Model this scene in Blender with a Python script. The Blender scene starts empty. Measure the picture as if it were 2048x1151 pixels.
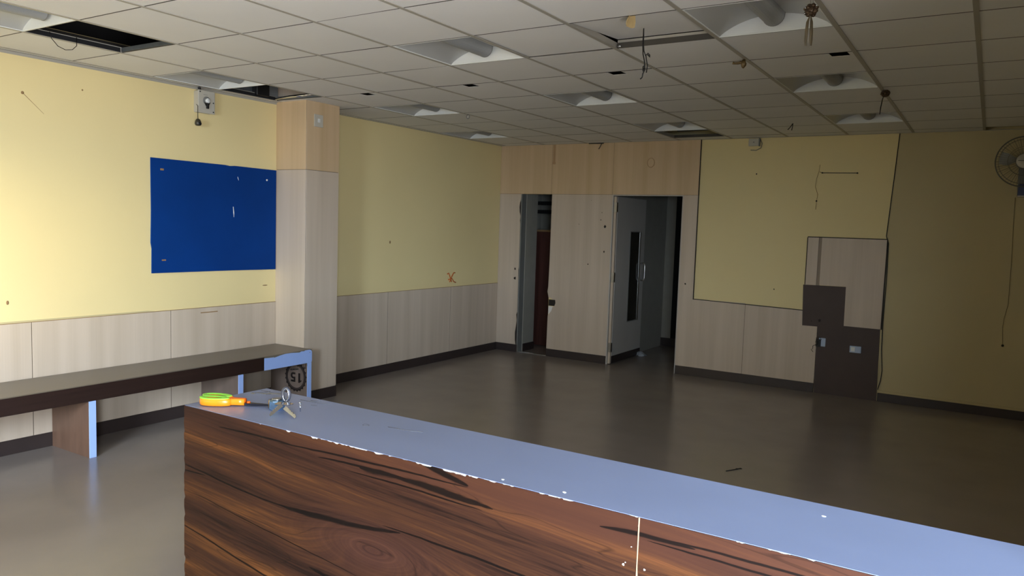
import bpy, bmesh, math, random
from mathutils import Vector, Matrix
random.seed(7)
scene = bpy.context.scene
COL = scene.collection

# ------------------------------------------------------------------ camera
cam_d = bpy.data.cameras.new('camera')
cam = bpy.data.objects.new('camera', cam_d); COL.objects.link(cam)
cam_d.sensor_fit = 'HORIZONTAL'; cam_d.sensor_width = 36.0
cam_d.lens = 1523.7 / 2048 * 36.0
cam_d.clip_start = 0.02
A, B, C_ = 0.5593, -0.0818, -0.0328          # yaw, pitch, roll
Rm = (Matrix.Rotation(A, 3, 'Z') @ Matrix.Rotation(B, 3, 'X') @ Matrix.Rotation(C_, 3, 'Y'))
right, fwd, up = Rm.col[0], Rm.col[1], Rm.col[2]
M = Matrix((( right[0], up[0], -fwd[0], 5.604), (right[1], up[1], -fwd[1], -2.348), (right[2], up[2], -fwd[2], 1.677), (0, 0, 0, 1)))
cam.matrix_world = M
scene.camera = cam

# ------------------------------------------------------------------ world, lamps, exposure
scene.view_settings.view_transform = 'Standard'
scene.view_settings.look = 'None'
scene.view_settings.gamma = 1.0
scene.view_settings.use_curve_mapping = False
scene.view_settings.exposure = -0.04
w = bpy.data.worlds.new('world'); scene.world = w; w.use_nodes = True
w.node_tree.nodes['Background'].inputs[0].default_value = (0.55, 0.68, 0.95, 1)
w.node_tree.nodes['Background'].inputs[1].default_value = 0.6

def area(name, loc, direction, sx, sy, power, color, spread=180):
    d = bpy.data.lights.new(name, 'AREA'); d.shape = 'RECTANGLE'; d.size = sx; d.size_y = sy
    d.energy = power; d.color = color; d.spread = math.radians(spread)
    o = bpy.data.objects.new(name, d); COL.objects.link(o)
    o.location = loc
    o.rotation_euler = Vector(direction).to_track_quat('-Z', 'Y').to_euler()
    return o
# daylight outside the glazed entrance on the right, beside the photographer
area('daylight_entrance', (8.6, -7.9, 3.15), (-0.66, 0.75, -0.10), 6.6, 3.9, 8800, (0.70, 0.84, 1.0))
# added lamp brightening the ceiling, in place of light bounced off ground outside
area('ceiling_bounce_fill', (8.6, -3.6, 0.05), (-0.72, 0.42, 0.6), 3.5, 3.5, 1150, (0.97, 0.95, 0.94))
# daylight outside the rear windows
area('daylight_rear', (3.0, -5.6, 1.2), (0, 1, 0.1), 4.0, 2.4, 75, (0.76, 0.87, 1.0))
# low warm sunlight bounced off the forecourt, through the rear window nearest the left wall
def spot(name, loc, target, power, color, size, blend, radius):
    d = bpy.data.lights.new(name, 'SPOT'); d.energy = power; d.color = color
    d.spot_size = math.radians(size); d.spot_blend = blend; d.shadow_soft_size = radius
    o = bpy.data.objects.new(name, d); COL.objects.link(o); o.location = loc
    o.rotation_euler = (Vector(target) - Vector(loc)).to_track_quat('-Z', 'Y').to_euler()
    return o
spot('sun_glow_rear', (0.95, -3.5, 1.62), (0, -1.15, 1.42), 950, (1.0, 0.81, 0.36), 30, 1.0, 0.15)
area('sun_bounce_rear', (0.75, -3.5, 1.62), (-0.2, 1, 0.0), 0.7, 0.9, 5, (1.0, 0.80, 0.48), 120)

# ------------------------------------------------------------------ helpers
def tag(o, label=None, cat=None, group=None, kind=None):
    if label: o['label'] = label
    if cat: o['category'] = cat
    if group: o['group'] = group
    if kind: o['kind'] = kind
    return o

def empty(name, loc=(0, 0, 0), label=None, cat=None, group=None, kind=None):
    o = bpy.data.objects.new(name, None); COL.objects.link(o)
    o.location = loc; o.empty_display_size = 0.1
    o['_loc'] = list(loc)
    return tag(o, label, cat, group, kind)

def origin(o):
    v = Vector((0, 0, 0))
    while o is not None:
        v += Vector(o.location); o = o.parent
    return v

class MB:
    """collects shapes in world coordinates and links them as one mesh object"""
    def __init__(s): s.v = []; s.f = []; s.sm = []
    def add(s, vs, fs, smooth=False):
        n = len(s.v); s.v += [tuple(v) for v in vs]
        s.f += [tuple(i + n for i in f) for f in fs]; s.sm += [smooth] * len(fs)
        return s
    def box(s, x0, x1, y0, y1, z0, z1):
        if x0 > x1: x0, x1 = x1, x0
        if y0 > y1: y0, y1 = y1, y0
        if z0 > z1: z0, z1 = z1, z0
        vs = [(x, y, z) for x in (x0, x1) for y in (y0, y1) for z in (z0, z1)]
        return s.add(vs, [(0, 1, 3, 2), (4, 6, 7, 5), (0, 4, 5, 1), (2, 3, 7, 6), (0, 2, 6, 4), (1, 5, 7, 3)])
    def bbox(s, x0, x1, y0, y1, z0, z1, r=0.004, seg=2):
        bm = bmesh.new()
        bmesh.ops.create_cube(bm, size=1.0)
        for v in bm.verts:
            v.co = Vector(((x0 + x1) / 2 + v.co.x * (x1 - x0), (y0 + y1) / 2 + v.co.y * (y1 - y0), (z0 + z1) / 2 + v.co.z * (z1 - z0)))
        bmesh.ops.bevel(bm, geom=bm.edges[:], offset=r, segments=seg, profile=0.5, affect='EDGES')
        bm.verts.index_update()
        s.add([v.co[:] for v in bm.verts], [[v.index for v in f.verts] for f in bm.faces]); bm.free()
        return s
    def prism(s, pts, axis, d0, d1):
        """outline pts extruded along an axis: x -> (d,u,v), y -> (u,d,v), z -> (u,v,d)"""
        def m(u, v, d): return (d, u, v) if axis == 'x' else (u, d, v) if axis == 'y' else (u, v, d)
        n = len(pts)
        vs = [m(u, v, d0) for u, v in pts] + [m(u, v, d1) for u, v in pts]
        fs = [tuple(range(n)), tuple(range(2 * n - 1, n - 1, -1))] + [(i, n + i, n + (i + 1) % n, (i + 1) % n) for i in range(n)]
        return s.add(vs, fs)
    def tube(s, pts, r, seg=8, closed=False, cap=True):
        P = [Vector(p) for p in pts]; n = len(P); rings = []
        R = r if isinstance(r, (list, tuple)) else [r] * n
        ref = None
        for i in range(n):
            if closed: t = P[(i + 1) % n] - P[i - 1]
            else: t = P[min(i + 1, n - 1)] - P[max(i - 1, 0)]
            t.normalize()
            if ref is None:
                ref = Vector((0, 0, 1)) if abs(t.z) < .9 else Vector((1, 0, 0))
            a = (ref - t * ref.dot(t)).normalized(); b = t.cross(a); ref = a
            rings.append([P[i] + (a * math.cos(2 * math.pi * k / seg) + b * math.sin(2 * math.pi * k / seg)) * R[i] for k in range(seg)])
        vs = [v for rg in rings for v in rg]; fs = []
        for i in range(n if closed else n - 1):
            j = (i + 1) % n
            fs += [(i * seg + k, i * seg + (k + 1) % seg, j * seg + (k + 1) % seg, j * seg + k) for k in range(seg)]
        if cap and not closed:
            fs += [tuple(range(seg - 1, -1, -1)), tuple(range((n - 1) * seg, n * seg))]
        return s.add(vs, fs, True)
    def lathe(s, c, prof, axis='z', seg=24, smooth=True):
        """profile (radius, height) turned about an axis through c"""
        c = Vector(c); vs = []; fs = []; n = len(prof)
        for r, h in prof:
            for k in range(seg):
                a = 2 * math.pi * k / seg; u, v = r * math.cos(a), r * math.sin(a)
                vs.append(c + Vector((u, v, h) if axis == 'z' else (h, u, v) if axis == 'x' else (u, h, v)))
        for i in range(n - 1):
            fs += [(i * seg + k, i * seg + (k + 1) % seg, (i + 1) * seg + (k + 1) % seg, (i + 1) * seg + k) for k in range(seg)]
        fs += [tuple(range(seg - 1, -1, -1)), tuple(range((n - 1) * seg, n * seg))]
        return s.add(vs, fs, smooth)
    def sphere(s, c, r, seg=14, rings=8, sq=(1, 1, 1), jit=0):
        vs = []; fs = []
        for i in range(rings + 1):
            th = math.pi * i / rings
            for k in range(seg):
                a = 2 * math.pi * k / seg; q = 1 + random.uniform(-jit, jit)
                vs.append((c[0] + r * sq[0] * q * math.sin(th) * math.cos(a), c[1] + r * sq[1] * q * math.sin(th) * math.sin(a), c[2] + r * sq[2] * q * math.cos(th)))
        for i in range(rings):
            fs += [(i * seg + k, (i + 1) * seg + k, (i + 1) * seg + (k + 1) % seg, i * seg + (k + 1) % seg) for k in range(seg)]
        return s.add(vs, fs, True)
    def build(s, name, mat, parent=None, kind=None, fix=True):
        me = bpy.data.meshes.new(name)
        o0 = origin(parent) if parent is not None else Vector((0, 0, 0))
        me.from_pydata([tuple(Vector(v) - o0) for v in s.v], [], s.f)
        for p, q in zip(me.polygons, s.sm): p.use_smooth = q
        if fix:
            bm = bmesh.new(); bm.from_mesh(me)
            bmesh.ops.recalc_face_normals(bm, faces=bm.faces[:]); bm.to_mesh(me); bm.free()
        me.materials.append(mat)
        o = bpy.data.objects.new(name, me); COL.objects.link(o)
        if parent is not None: o.parent = parent
        if kind: o['kind'] = kind
        return o

def kids(o): return [c for c in bpy.data.objects if c.parent == o]
def copy_tree(o, parent=None):
    c = o.copy(); COL.objects.link(c); c.parent = parent
    for ch in kids(o): copy_tree(ch, c)
    return c

# ------------------------------------------------------------------ materials
def srgb(r, g, b):
    f = lambda c: (c / 255 / 12.92) if c / 255 <= .04045 else ((c / 255 + .055) / 1.055) ** 2.4
    return (f(r), f(g), f(b), 1)

def mat(name, col, rough=.6, metal=0, noise=0.0, nscale=(8, 8, 8), col2=None, bump=0, bscale=200, spec=.5, rand=0, rvar=0, coat=0):
    m = bpy.data.materials.new(name); m.use_nodes = True
    nt = m.node_tree; N = nt.nodes; L = nt.links
    b = N['Principled BSDF']; b.inputs['Roughness'].default_value = rough; b.inputs['Metallic'].default_value = metal
    b.inputs['Specular IOR Level'].default_value = spec
    if coat: b.inputs['Coat Weight'].default_value = coat
    b.inputs['Base Color'].default_value = col
    tc = N.new('ShaderNodeTexCoord')
    if noise or col2:
        mp = N.new('ShaderNodeMapping'); mp.inputs['Scale'].default_value = nscale
        L.new(tc.outputs['Object'], mp.inputs[0])
        nz = N.new('ShaderNodeTexNoise'); nz.inputs['Scale'].default_value = 1; nz.inputs['Detail'].default_value = 5
        L.new(mp.outputs[0], nz.inputs[0])
        rp = N.new('ShaderNodeValToRGB'); rp.color_ramp.elements[0].position = .3; rp.color_ramp.elements[1].position = .7
        c2 = col2 or tuple(c * (1 - noise) for c in col[:3]) + (1,)
        rp.color_ramp.elements[0].color = c2; rp.color_ramp.elements[1].color = col
        L.new(nz.outputs[0], rp.inputs[0])
        out = rp.outputs[0]
        if rand:
            oi = N.new('ShaderNodeObjectInfo'); mr = N.new('ShaderNodeMapRange')
            mr.inputs[3].default_value = 1 - rand; mr.inputs[4].default_value = 1
            L.new(oi.outputs['Random'], mr.inputs[0])
            mx = N.new('ShaderNodeVectorMath'); mx.operation = 'SCALE'
            L.new(out, mx.inputs[0]); L.new(mr.outputs[0], mx.inputs['Scale']); out = mx.outputs[0]
        L.new(out, b.inputs['Base Color'])
        if rvar:
            mr2 = N.new('ShaderNodeMapRange'); mr2.inputs[3].default_value = rough - rvar; mr2.inputs[4].default_value = rough + rvar
            L.new(nz.outputs[0], mr2.inputs[0]); L.new(mr2.outputs[0], b.inputs['Roughness'])
    if bump:
        n2 = N.new('ShaderNodeTexNoise'); n2.inputs['Scale'].default_value = bscale; n2.inputs['Detail'].default_value = 3
        L.new(tc.outputs['Object'], n2.inputs[0])
        bp = N.new('ShaderNodeBump'); bp.inputs['Strength'].default_value = bump; bp.inputs['Distance'].default_value = .002
        L.new(n2.outputs[0], bp.inputs['Height']); L.new(bp.outputs[0], b.inputs['Normal'])
    return m

def laminate(name, c1, c2, rough=.42):
    """pale maple laminate: soft broad vertical bands plus fine vertical grain"""
    m = bpy.data.materials.new(name); m.use_nodes = True
    nt = m.node_tree; N = nt.nodes; L = nt.links; b = N['Principled BSDF']
    tc = N.new('ShaderNodeTexCoord')
    def nz(sc, det):
        mp = N.new('ShaderNodeMapping'); mp.inputs['Scale'].default_value = sc
        L.new(tc.outputs['Object'], mp.inputs[0])
        n = N.new('ShaderNodeTexNoise'); n.inputs['Scale'].default_value = 1; n.inputs['Detail'].default_value = det
        L.new(mp.outputs[0], n.inputs[0]); return n.outputs[0]
    a = nz((9, 9, .35), 2); f = nz((110, 110, 1.6), 4)
    ad = N.new('ShaderNodeMath'); ad.operation = 'MULTIPLY_ADD'; L.new(f, ad.inputs[0]); ad.inputs[1].default_value = .22; 
    sc = N.new('ShaderNodeMath'); sc.operation = 'MULTIPLY'; L.new(a, sc.inputs[0]); sc.inputs[1].default_value = .85
    L.new(sc.outputs[0], ad.inputs[2])
    rp = N.new('ShaderNodeValToRGB'); rp.color_ramp.elements[0].position = .36; rp.color_ramp.elements[1].position = .68
    rp.color_ramp.elements[0].color = c2; rp.color_ramp.elements[1].color = c1
    L.new(ad.outputs[0], rp.inputs[0]); L.new(rp.outputs[0], b.inputs['Base Color'])
    b.inputs['Roughness'].default_value = rough
    return m

def rosewood(name):
    """dark figured wood laminate of the counter front: flowing grain, one knot, black streaks"""
    m = bpy.data.materials.new(name); m.use_nodes = True
    nt = m.node_tree; N = nt.nodes; L = nt.links; b = N['Principled BSDF']
    def math_(op, a, c=None, d=None, clamp=False):
        n = N.new('ShaderNodeMath'); n.operation = op; n.use_clamp = clamp
        for i, q in enumerate((a, c, d)):
            if q is None: continue
            if isinstance(q, (int, float)): n.inputs[i].default_value = q
            else: L.new(q, n.inputs[i])
        return n.outputs[0]
    def noise(vec, scale, detail=4, rough=.55):
        n = N.new('ShaderNodeTexNoise'); n.inputs['Scale'].default_value = scale; n.inputs['Detail'].default_value = detail
        n.inputs['Roughness'].default_value = rough; L.new(vec, n.inputs[0]); return n.outputs[0]
    def comb(x, y, z):
        n = N.new('ShaderNodeCombineXYZ')
        for i, q in enumerate((x, y, z)):
            if isinstance(q, (int, float)): n.inputs[i].default_value = q
            else: L.new(q, n.inputs[i])
        return n.outputs[0]
    g = N.new('ShaderNodeNewGeometry'); sp = N.new('ShaderNodeSeparateXYZ'); L.new(g.outputs['Position'], sp.inputs[0])
    x, z = sp.outputs[0], sp.outputs[2]
    # grain drifts downwards to the right, flattening out
    warp = noise(comb(math_('MULTIPLY', x, 1.1), 0, math_('MULTIPLY', z, 1.5)), 1.0, 2)
    v0 = math_('ADD', z, math_('MULTIPLY', x, 0.075))
    v0 = math_('ADD', v0, math_('MULTIPLY', math_('SUBTRACT', warp, .5), .07))
    # the knot pushes the grain apart around it
    kx, kz = 4.33, 0.845
    dx = math_('DIVIDE', math_('SUBTRACT', x, kx), .20); dz = math_('DIVIDE', math_('SUBTRACT', z, kz), .065)
    d2 = math_('ADD', math_('MULTIPLY', dx, dx), math_('MULTIPLY', dz, dz))
    ga = math_('EXPONENT', math_('MULTIPLY', d2, -1.0))
    v = math_('ADD', v0, math_('MULTIPLY', ga, -.10))
    vec = comb(math_('MULTIPLY', x, .55), 0, math_('MULTIPLY', v, 13))
    broad = noise(vec, 1.0, 3, .6)
    fine = noise(comb(math_('MULTIPLY', x, 5), 0, math_('MULTIPLY', v, 190)), 1.0, 4, .6)
    t = math_('ADD', math_('MULTIPLY', broad, .64), math_('MULTIPLY', fine, .36))
    vb = math_('ADD', v, math_('MULTIPLY', math_('SUBTRACT', broad, .5), .05))
    for c, wd, am in ((1.270, .045, .026), (1.165, .055, -.040), (1.345, .03, -.03), (.985, .06, .022), (1.08, .03, -.02)):
        q_ = math_('DIVIDE', math_('SUBTRACT', vb, c), wd)
        t = math_('MULTIPLY_ADD', math_('EXPONENT', math_('MULTIPLY', math_('MULTIPLY', q_, q_), -1.0)), am, t)
    rp = N.new('ShaderNodeValToRGB'); e = rp.color_ramp.elements
    e[0].position = .37; e[0].color = srgb(30, 18, 14)
    e[1].position = .67; e[1].color = srgb(112, 68, 35)
    q = e.new(.455); q.color = srgb(52, 31, 22)
    q = e.new(.52); q.color = srgb(63, 38, 24)
    q = e.new(.58); q.color = srgb(82, 50, 27)
    L.new(t, rp.inputs[0])
    # top band of the sheet is a plainer reddish brown
    plain = N.new('ShaderNodeMix'); plain.data_type = 'RGBA'
    tb = math_('MULTIPLY', math_('SUBTRACT', math_('SUBTRACT', z, 1.0), math_('MULTIPLY', math_('SUBTRACT', warp, .5), .2)), 16, clamp=True)
    xb = math_('MULTIPLY', math_('SUBTRACT', x, 3.9), 2.0, clamp=True)
    L.new(math_('MULTIPLY', math_('MULTIPLY', tb, .75), math_('ADD', math_('MULTIPLY', xb, .6), .4)), plain.inputs[0]); L.new(rp.outputs[0], plain.inputs[6]); plain.inputs[7].default_value = srgb(66, 39, 29)
    knotm = N.new('ShaderNodeMix'); knotm.data_type = 'RGBA'
    rings = noise(comb(0, 0, math_('MULTIPLY', math_('SQRT', d2), 9)), 1.0, 2)
    L.new(math_('MULTIPLY', math_('EXPONENT', math_('MULTIPLY', d2, -.8)), .85), knotm.inputs[0]); L.new(plain.outputs[2], knotm.inputs[6])
    kr = N.new('ShaderNodeValToRGB'); kr.color_ramp.elements[0].color = srgb(48, 29, 25); kr.color_ramp.elements[1].color = srgb(74, 46, 36)
    kr.color_ramp.elements[0].position = .35; kr.color_ramp.elements[1].position = .65
    L.new(rings, kr.inputs[0]); L.new(kr.outputs[0], knotm.inputs[7])
    col = knotm.outputs[2]
    # thin contour cracks that follow the grain
    cr = noise(comb(math_('MULTIPLY', x, .9), 3.3, math_('MULTIPLY', v, 7)), 1.0, 3, .5)
    thin = math_('SUBTRACT', 1.0, math_('DIVIDE', math_('ABSOLUTE', math_('SUBTRACT', cr, .5)), .004), clamp=True)
    # broad black streaks: (x0, z0, x1, z1, half width, fray, bow)
    jit = math_('SUBTRACT', noise(comb(math_('MULTIPLY', x, 7), 0, math_('MULTIPLY', z, 60)), 1.0, 4, .65), .5)
    jit2 = math_('SUBTRACT', noise(comb(math_('MULTIPLY', x, 4), 9, 0), 1.0, 3), .5)
    dark = math_('MULTIPLY', thin, .5)
    S = [(3.72, 1.060, 4.05, 1.062, .0035, .25, .004), (3.98, 1.060, 4.62, 1.070, .0035, .3, .004),
         (4.47, 1.104, 4.62, 1.074, .010, .5, 0), (4.13, 1.048, 4.45, 1.052, .004, .4, .004), (4.28, 1.050, 4.42, 1.050, .011, .9, 0),
         (4.36, 1.050, 4.69, 1.034, .011, .9, .004), (4.24, 1.034, 4.66, 1.024, .003, .4, .003),
         (3.54, .918, 4.02, .882, .0035, .35, -.004), (3.98, .885, 4.42, .912, .009, .5, -.008), (4.36, .918, 5.0, .885, .004, .25, .006),
         (3.54, .725, 4.10, .640, .004, .3, 0), (3.60, .835, 4.30, .760, .002, .3, 0), (4.10, .742, 4.55, .70, .014, .9, -.01),
         (4.955, 1.062, 5.16, 1.064, .006, .4, .002), (5.10, 1.068, 5.45, 1.062, .0035, .3, .002), (5.06, 1.056, 5.50, 1.040, .003, .3, .002),
         (3.66, .9, 3.54, .898, .003, .4, 0)]
    for x0, z0, x1, z1, hw, fr, bow in S:
        u = math_('DIVIDE', math_('SUBTRACT', x, x0), x1 - x0)
        uu = math_('MULTIPLY', u, math_('SUBTRACT', 1.0, u))
        uc = math_('MAXIMUM', uu, 0.0)
        base = math_('ADD', math_('MULTIPLY_ADD', u, z1 - z0, z0), math_('MULTIPLY', uc, 4 * bow))
        base = math_('ADD', base, math_('MULTIPLY', jit2, .012))
        dv = math_('ABSOLUTE', math_('ADD', math_('SUBTRACT', z, base), math_('MULTIPLY', jit, fr * hw * 2)))
        wd = math_('MULTIPLY_ADD', math_('SQRT', uc), 2 * hw, .00001)
        k = math_('MULTIPLY', math_('SUBTRACT', 1.0, math_('DIVIDE', dv, wd), clamp=True), 2.2, clamp=True)
        k = math_('MULTIPLY', k, math_('GREATER_THAN', uu, 0.0))
        dark = math_('MAXIMUM', dark, k)
    fin = N.new('ShaderNodeMix'); fin.data_type = 'RGBA'
    L.new(math_('MULTIPLY', dark, .93), fin.inputs[0]); L.new(col, fin.inputs[6]); fin.inputs[7].default_value = srgb(13, 9, 8)
    L.new(fin.outputs[2], b.inputs['Base Color'])
    b.inputs['Roughness'].default_value = .45; b.inputs['Specular IOR Level'].default_value = .2
    return m

PAINT = mat('cream_paint', srgb(229, 210, 155), .6, noise=.04, nscale=(1.2, 1.2, 1.2), bump=.15, bscale=90)
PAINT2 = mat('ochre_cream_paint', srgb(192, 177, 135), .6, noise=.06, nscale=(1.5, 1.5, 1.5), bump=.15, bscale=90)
LAM = laminate('maple_laminate', srgb(202, 185, 166), srgb(188, 171, 151))
LAM_UP = laminate('maple_laminate_upper', srgb(206, 178, 142), srgb(192, 164, 126))
SKIRT = mat('dark_brown_skirting', srgb(52, 42, 40), .45, noise=.15)
FLOORM = mat('grey_brown_vinyl', srgb(144, 134, 126), .23, noise=.10, nscale=(2.5, 2.5, 2.5), rvar=.025)
TILE = mat('ceiling_tile_white', srgb(232, 231, 229), .8, noise=.03, nscale=(3, 3, 3), bump=.12, bscale=260, rand=.05)
TEE = mat('tee_bar_paint', srgb(168, 163, 152), .5, noise=.05)
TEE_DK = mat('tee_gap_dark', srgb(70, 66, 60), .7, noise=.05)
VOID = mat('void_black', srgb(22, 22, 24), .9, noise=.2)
CONC = mat('bare_grey_plaster', srgb(84, 82, 78), .8, noise=.2, nscale=(5, 5, 5), bump=.3, bscale=60)
GALV = mat('galvanised_metal', srgb(150, 158, 165), .4, .8, noise=.25, nscale=(9, 9, 9))
STEEL = mat('brushed_steel', srgb(190, 188, 184), .28, 1, noise=.08, nscale=(60, 60, 3))
CHROME = mat('bright_chrome', srgb(220, 224, 230), .12, 1, noise=.03)
WHITE = mat('white_enamel', srgb(228, 230, 228), .35, noise=.03)
PLAST = mat('white_plastic', srgb(186, 181, 168), .4, noise=.04)
GREYPL = mat('grey_plastic', srgb(120, 120, 116), .4, noise=.06)
REFL = mat('shaded_reflector', srgb(176, 177, 174), .35, noise=.03)  # white reflector greyed: its shade is put into the colour
BASKET = mat('perforated_basket', srgb(150, 152, 152), .45, noise=.08, nscale=(200, 200, 200))
BLACK = mat('black_rubber', srgb(16, 16, 17), .5, noise=.1)
BLUE = mat('royal_blue_board', srgb(0, 54, 126), .8, noise=.16, nscale=(2, 2, 2), bump=.1, bscale=400, spec=.15)
BARE = mat('bare_pale_blue_laminate', srgb(166, 194, 252), .5, noise=.03)
BENCHTOP = mat('bench_top_brown', srgb(112, 104, 92), .35, noise=.12, nscale=(3, 1, 3), rvar=.06)
APRON = mat('dark_walnut_laminate', srgb(46, 30, 26), .4, noise=.3, nscale=(1, 2, 60))
LEGM = mat('brown_wood_print', srgb(118, 88, 70), .45, noise=.28, nscale=(14, 14, 3))
LEGDK = mat('grey_brown_wood_print', srgb(128, 110, 98), .45, noise=.25, nscale=(10, 10, 2))
INK = mat('dark_brown_ink', srgb(34, 27, 25), .5, noise=.1)
INK2 = mat('mid_brown_ink', srgb(64, 53, 49), .5, noise=.1)
CTOP = mat('grey_blue_laminate', srgb(130, 141, 171), .32, noise=.08, nscale=(3, 6, 3), rvar=.05)
CORE = mat('white_board_core', srgb(236, 232, 226), .6, noise=.05)
WOOD = rosewood('figured_rosewood_laminate')
SEAM = mat('pale_wood_seam', srgb(176, 146, 116), .6, noise=.1)
DOORG = mat('grey_door_laminate', srgb(186, 180, 172), .45, noise=.08, nscale=(3, 3, 1))
GLASSDK = mat('dark_vision_glass', srgb(20, 22, 22), .08, noise=.1)
REDWOOD = mat('dark_red_wood', srgb(80, 46, 38), .45, noise=.35, nscale=(20, 20, 1.5))
CORR = mat('corridor_grey_wall', srgb(152, 148, 137), .7, noise=.08)
BOARD = mat('bare_brown_board', srgb(70, 55, 50), .6, noise=.12, nscale=(6, 6, 6))
GOLD = mat('tarnished_gold', srgb(128, 106, 70), .35, .5, noise=.3, nscale=(60, 60, 60))
OLIVE = mat('faded_gold_ribbon', srgb(104, 90, 64), .35, .2, noise=.5, nscale=(70, 70, 20))
PAPER = mat('yellowed_paper', srgb(176, 152, 106), .8, noise=.15, nscale=(40, 40, 40))
BRONZE = mat('brown_foil', srgb(84, 64, 44), .4, .4, noise=.5, nscale=(70, 70, 70))
ORANGE = mat('lit_orange_plastic', srgb(255, 150, 28), .3, noise=.05)  # yellowed orange: bright light on the handles put into the colour
ORANGE_D = mat('deep_orange_plastic', srgb(232, 104, 20), .35, noise=.05)
GREEN = mat('lime_green_rubber', srgb(150, 226, 74), .4, noise=.05)
BLADE = mat('dark_blade_steel', srgb(90, 92, 104), .22, 1, noise=.05)
KEYBLK = mat('dark_grey_key_bow', srgb(74, 76, 86), .4, .3, noise=.1)
LOCKBL = mat('blue_tinted_chrome', srgb(150, 190, 230), .15, .9, noise=.25, nscale=(120, 120, 120))
BRASS = mat('brass', srgb(196, 160, 96), .3, .9, noise=.1)
GLUE = mat('glue_stain', srgb(180, 146, 108), .7, noise=.1)
RUST = mat('orange_paint', srgb(196, 98, 34), .6, noise=.1)
SCUFF = mat('brown_scuff', srgb(150, 118, 78), .8, noise=.2, nscale=(40, 40, 40))
JOINT_DK = mat('dark_joint', srgb(96, 82, 66), .8, noise=.1)  # dark fill for the joints between panels
HOLE = mat('dark_chip', srgb(40, 32, 26), .8, noise=.2)
BLUEBOX = mat('navy_box', srgb(52, 66, 104), .5, noise=.05)
def clear(name, col, alpha, rough=.1):
    m = mat(name, col, rough, noise=.05); b = m.node_tree.nodes['Principled BSDF']
    b.inputs['Alpha'].default_value = alpha; return m
CLEARP = clear('clear_plastic', srgb(190, 196, 205), .45, .15)
FANBL = clear('smoky_fan_blade', srgb(140, 144, 146), .75, .3)
PANE = clear('window_pane', srgb(215, 230, 240), .12, .03)

def struct(name, mb, m, label, parent=None):
    o = mb.build(name, m, parent); o['kind'] = 'structure'; o['label'] = label
    return o

# ------------------------------------------------------------------ room shell
H = 2.7237; YB = 6.236; X1 = 6.15; Y0 = -3.6
GX, GY = 0.0676, 0.0         # ceiling grid origin
fl = struct('floor', MB().box(-.15, X1 + .15, Y0 - .15, 8.6, -.12, 0), FLOORM, 'grey brown sheet vinyl floor with a dull sheen')
wl = struct('wall_left', MB().box(-.15, 0, Y0, YB, 0, 2.93), PAINT, 'cream yellow painted left wall with maple dado')
# bare strip of wall above the ceiling
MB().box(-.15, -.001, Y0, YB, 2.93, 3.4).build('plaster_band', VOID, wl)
MB().box(-.001, .004, Y0, YB, 2.745, 2.925).build('plaster_band', CONC, wl)
# back wall: yellow field, openings left of x = 2.7
bk = MB()
bk.box(-.15, .337, YB, YB + .1, 0, 3.4)
bk.box(.337, .795, YB, YB + .1, 2.092, 3.4)
bk.box(.795, 1.655, YB, YB + .1, 0, 3.4)
bk.box(1.655, 2.535, YB, YB + .1, 2.092, 3.4)
bk.box(2.535, X1 + .15, YB, YB + .1, 0, 3.4)
wb = struct('wall_back', bk, PAINT, 'cream yellow back wall with maple cladding around two door openings')
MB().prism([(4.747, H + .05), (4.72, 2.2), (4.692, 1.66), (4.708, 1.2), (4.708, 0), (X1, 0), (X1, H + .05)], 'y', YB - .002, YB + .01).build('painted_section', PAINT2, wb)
# right wall with the glazed entrance, rear wall with two windows (behind the camera)
rw = MB()
rw.box(X1, X1 + .15, -1.15, YB, 0, 3.4); rw.box(X1, X1 + .15, Y0, -3.5, 0, 3.4); rw.box(X1, X1 + .15, -3.5, -1.15, 2.12, 3.4); rw.box(X1, X1 + .15, -3.5, -1.15, 0, .12)
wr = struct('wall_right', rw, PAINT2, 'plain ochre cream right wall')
rr = MB()
rr.box(-.15, .3, Y0 - .15, Y0, 0, 3.4); rr.box(1.2, 1.9, Y0 - .15, Y0, 0, 3.4); rr.box(4.1, X1 + .15, Y0 - .15, Y0, 0, 3.4)
for a, b in ((.3, 1.2), (1.9, 4.1)):
    rr.box(a, b, Y0 - .15, Y0, 0, 1.0); rr.box(a, b, Y0 - .15, Y0, 2.3, 3.4)
struct('wall_rear', rr, PAINT, 'cream rear wall with two windows')
def window(n, fr, pane, label):
    o = fr.build('window_%d' % n, STEEL); o['kind'] = 'structure'; o['label'] = label
    pane.build('pane', PANE, o)
f = MB()
for yy in (-3.5, -2.33, -1.19): f.box(X1 + .05, X1 + .1, yy, yy + .04, .12, 2.12)
f.box(X1 + .05, X1 + .1, -3.5, -1.15, .12, .2).box(X1 + .05, X1 + .1, -3.5, -1.15, 2.06, 2.12)
window(1, f, MB().box(X1 + .07, X1 + .076, -3.46, -1.19, .2, 2.06), 'glazed entrance in the right wall')
for n, (a, b) in enumerate(((.3, 1.2), (1.9, 4.1))):
    f = MB(); f.box(a, b, Y0 - .1, Y0 - .05, 1.0, 1.05).box(a, b, Y0 - .1, Y0 - .05, 2.25, 2.3).box(a, a + .04, Y0 - .1, Y0 - .05, 1.05, 2.25).box(b - .04, b, Y0 - .1, Y0 - .05, 1.05, 2.25)
    window(2 + n, f, MB().box(a + .04, b - .04, Y0 - .08, Y0 - .074, 1.05, 2.25), 'rear window with a steel frame')

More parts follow.
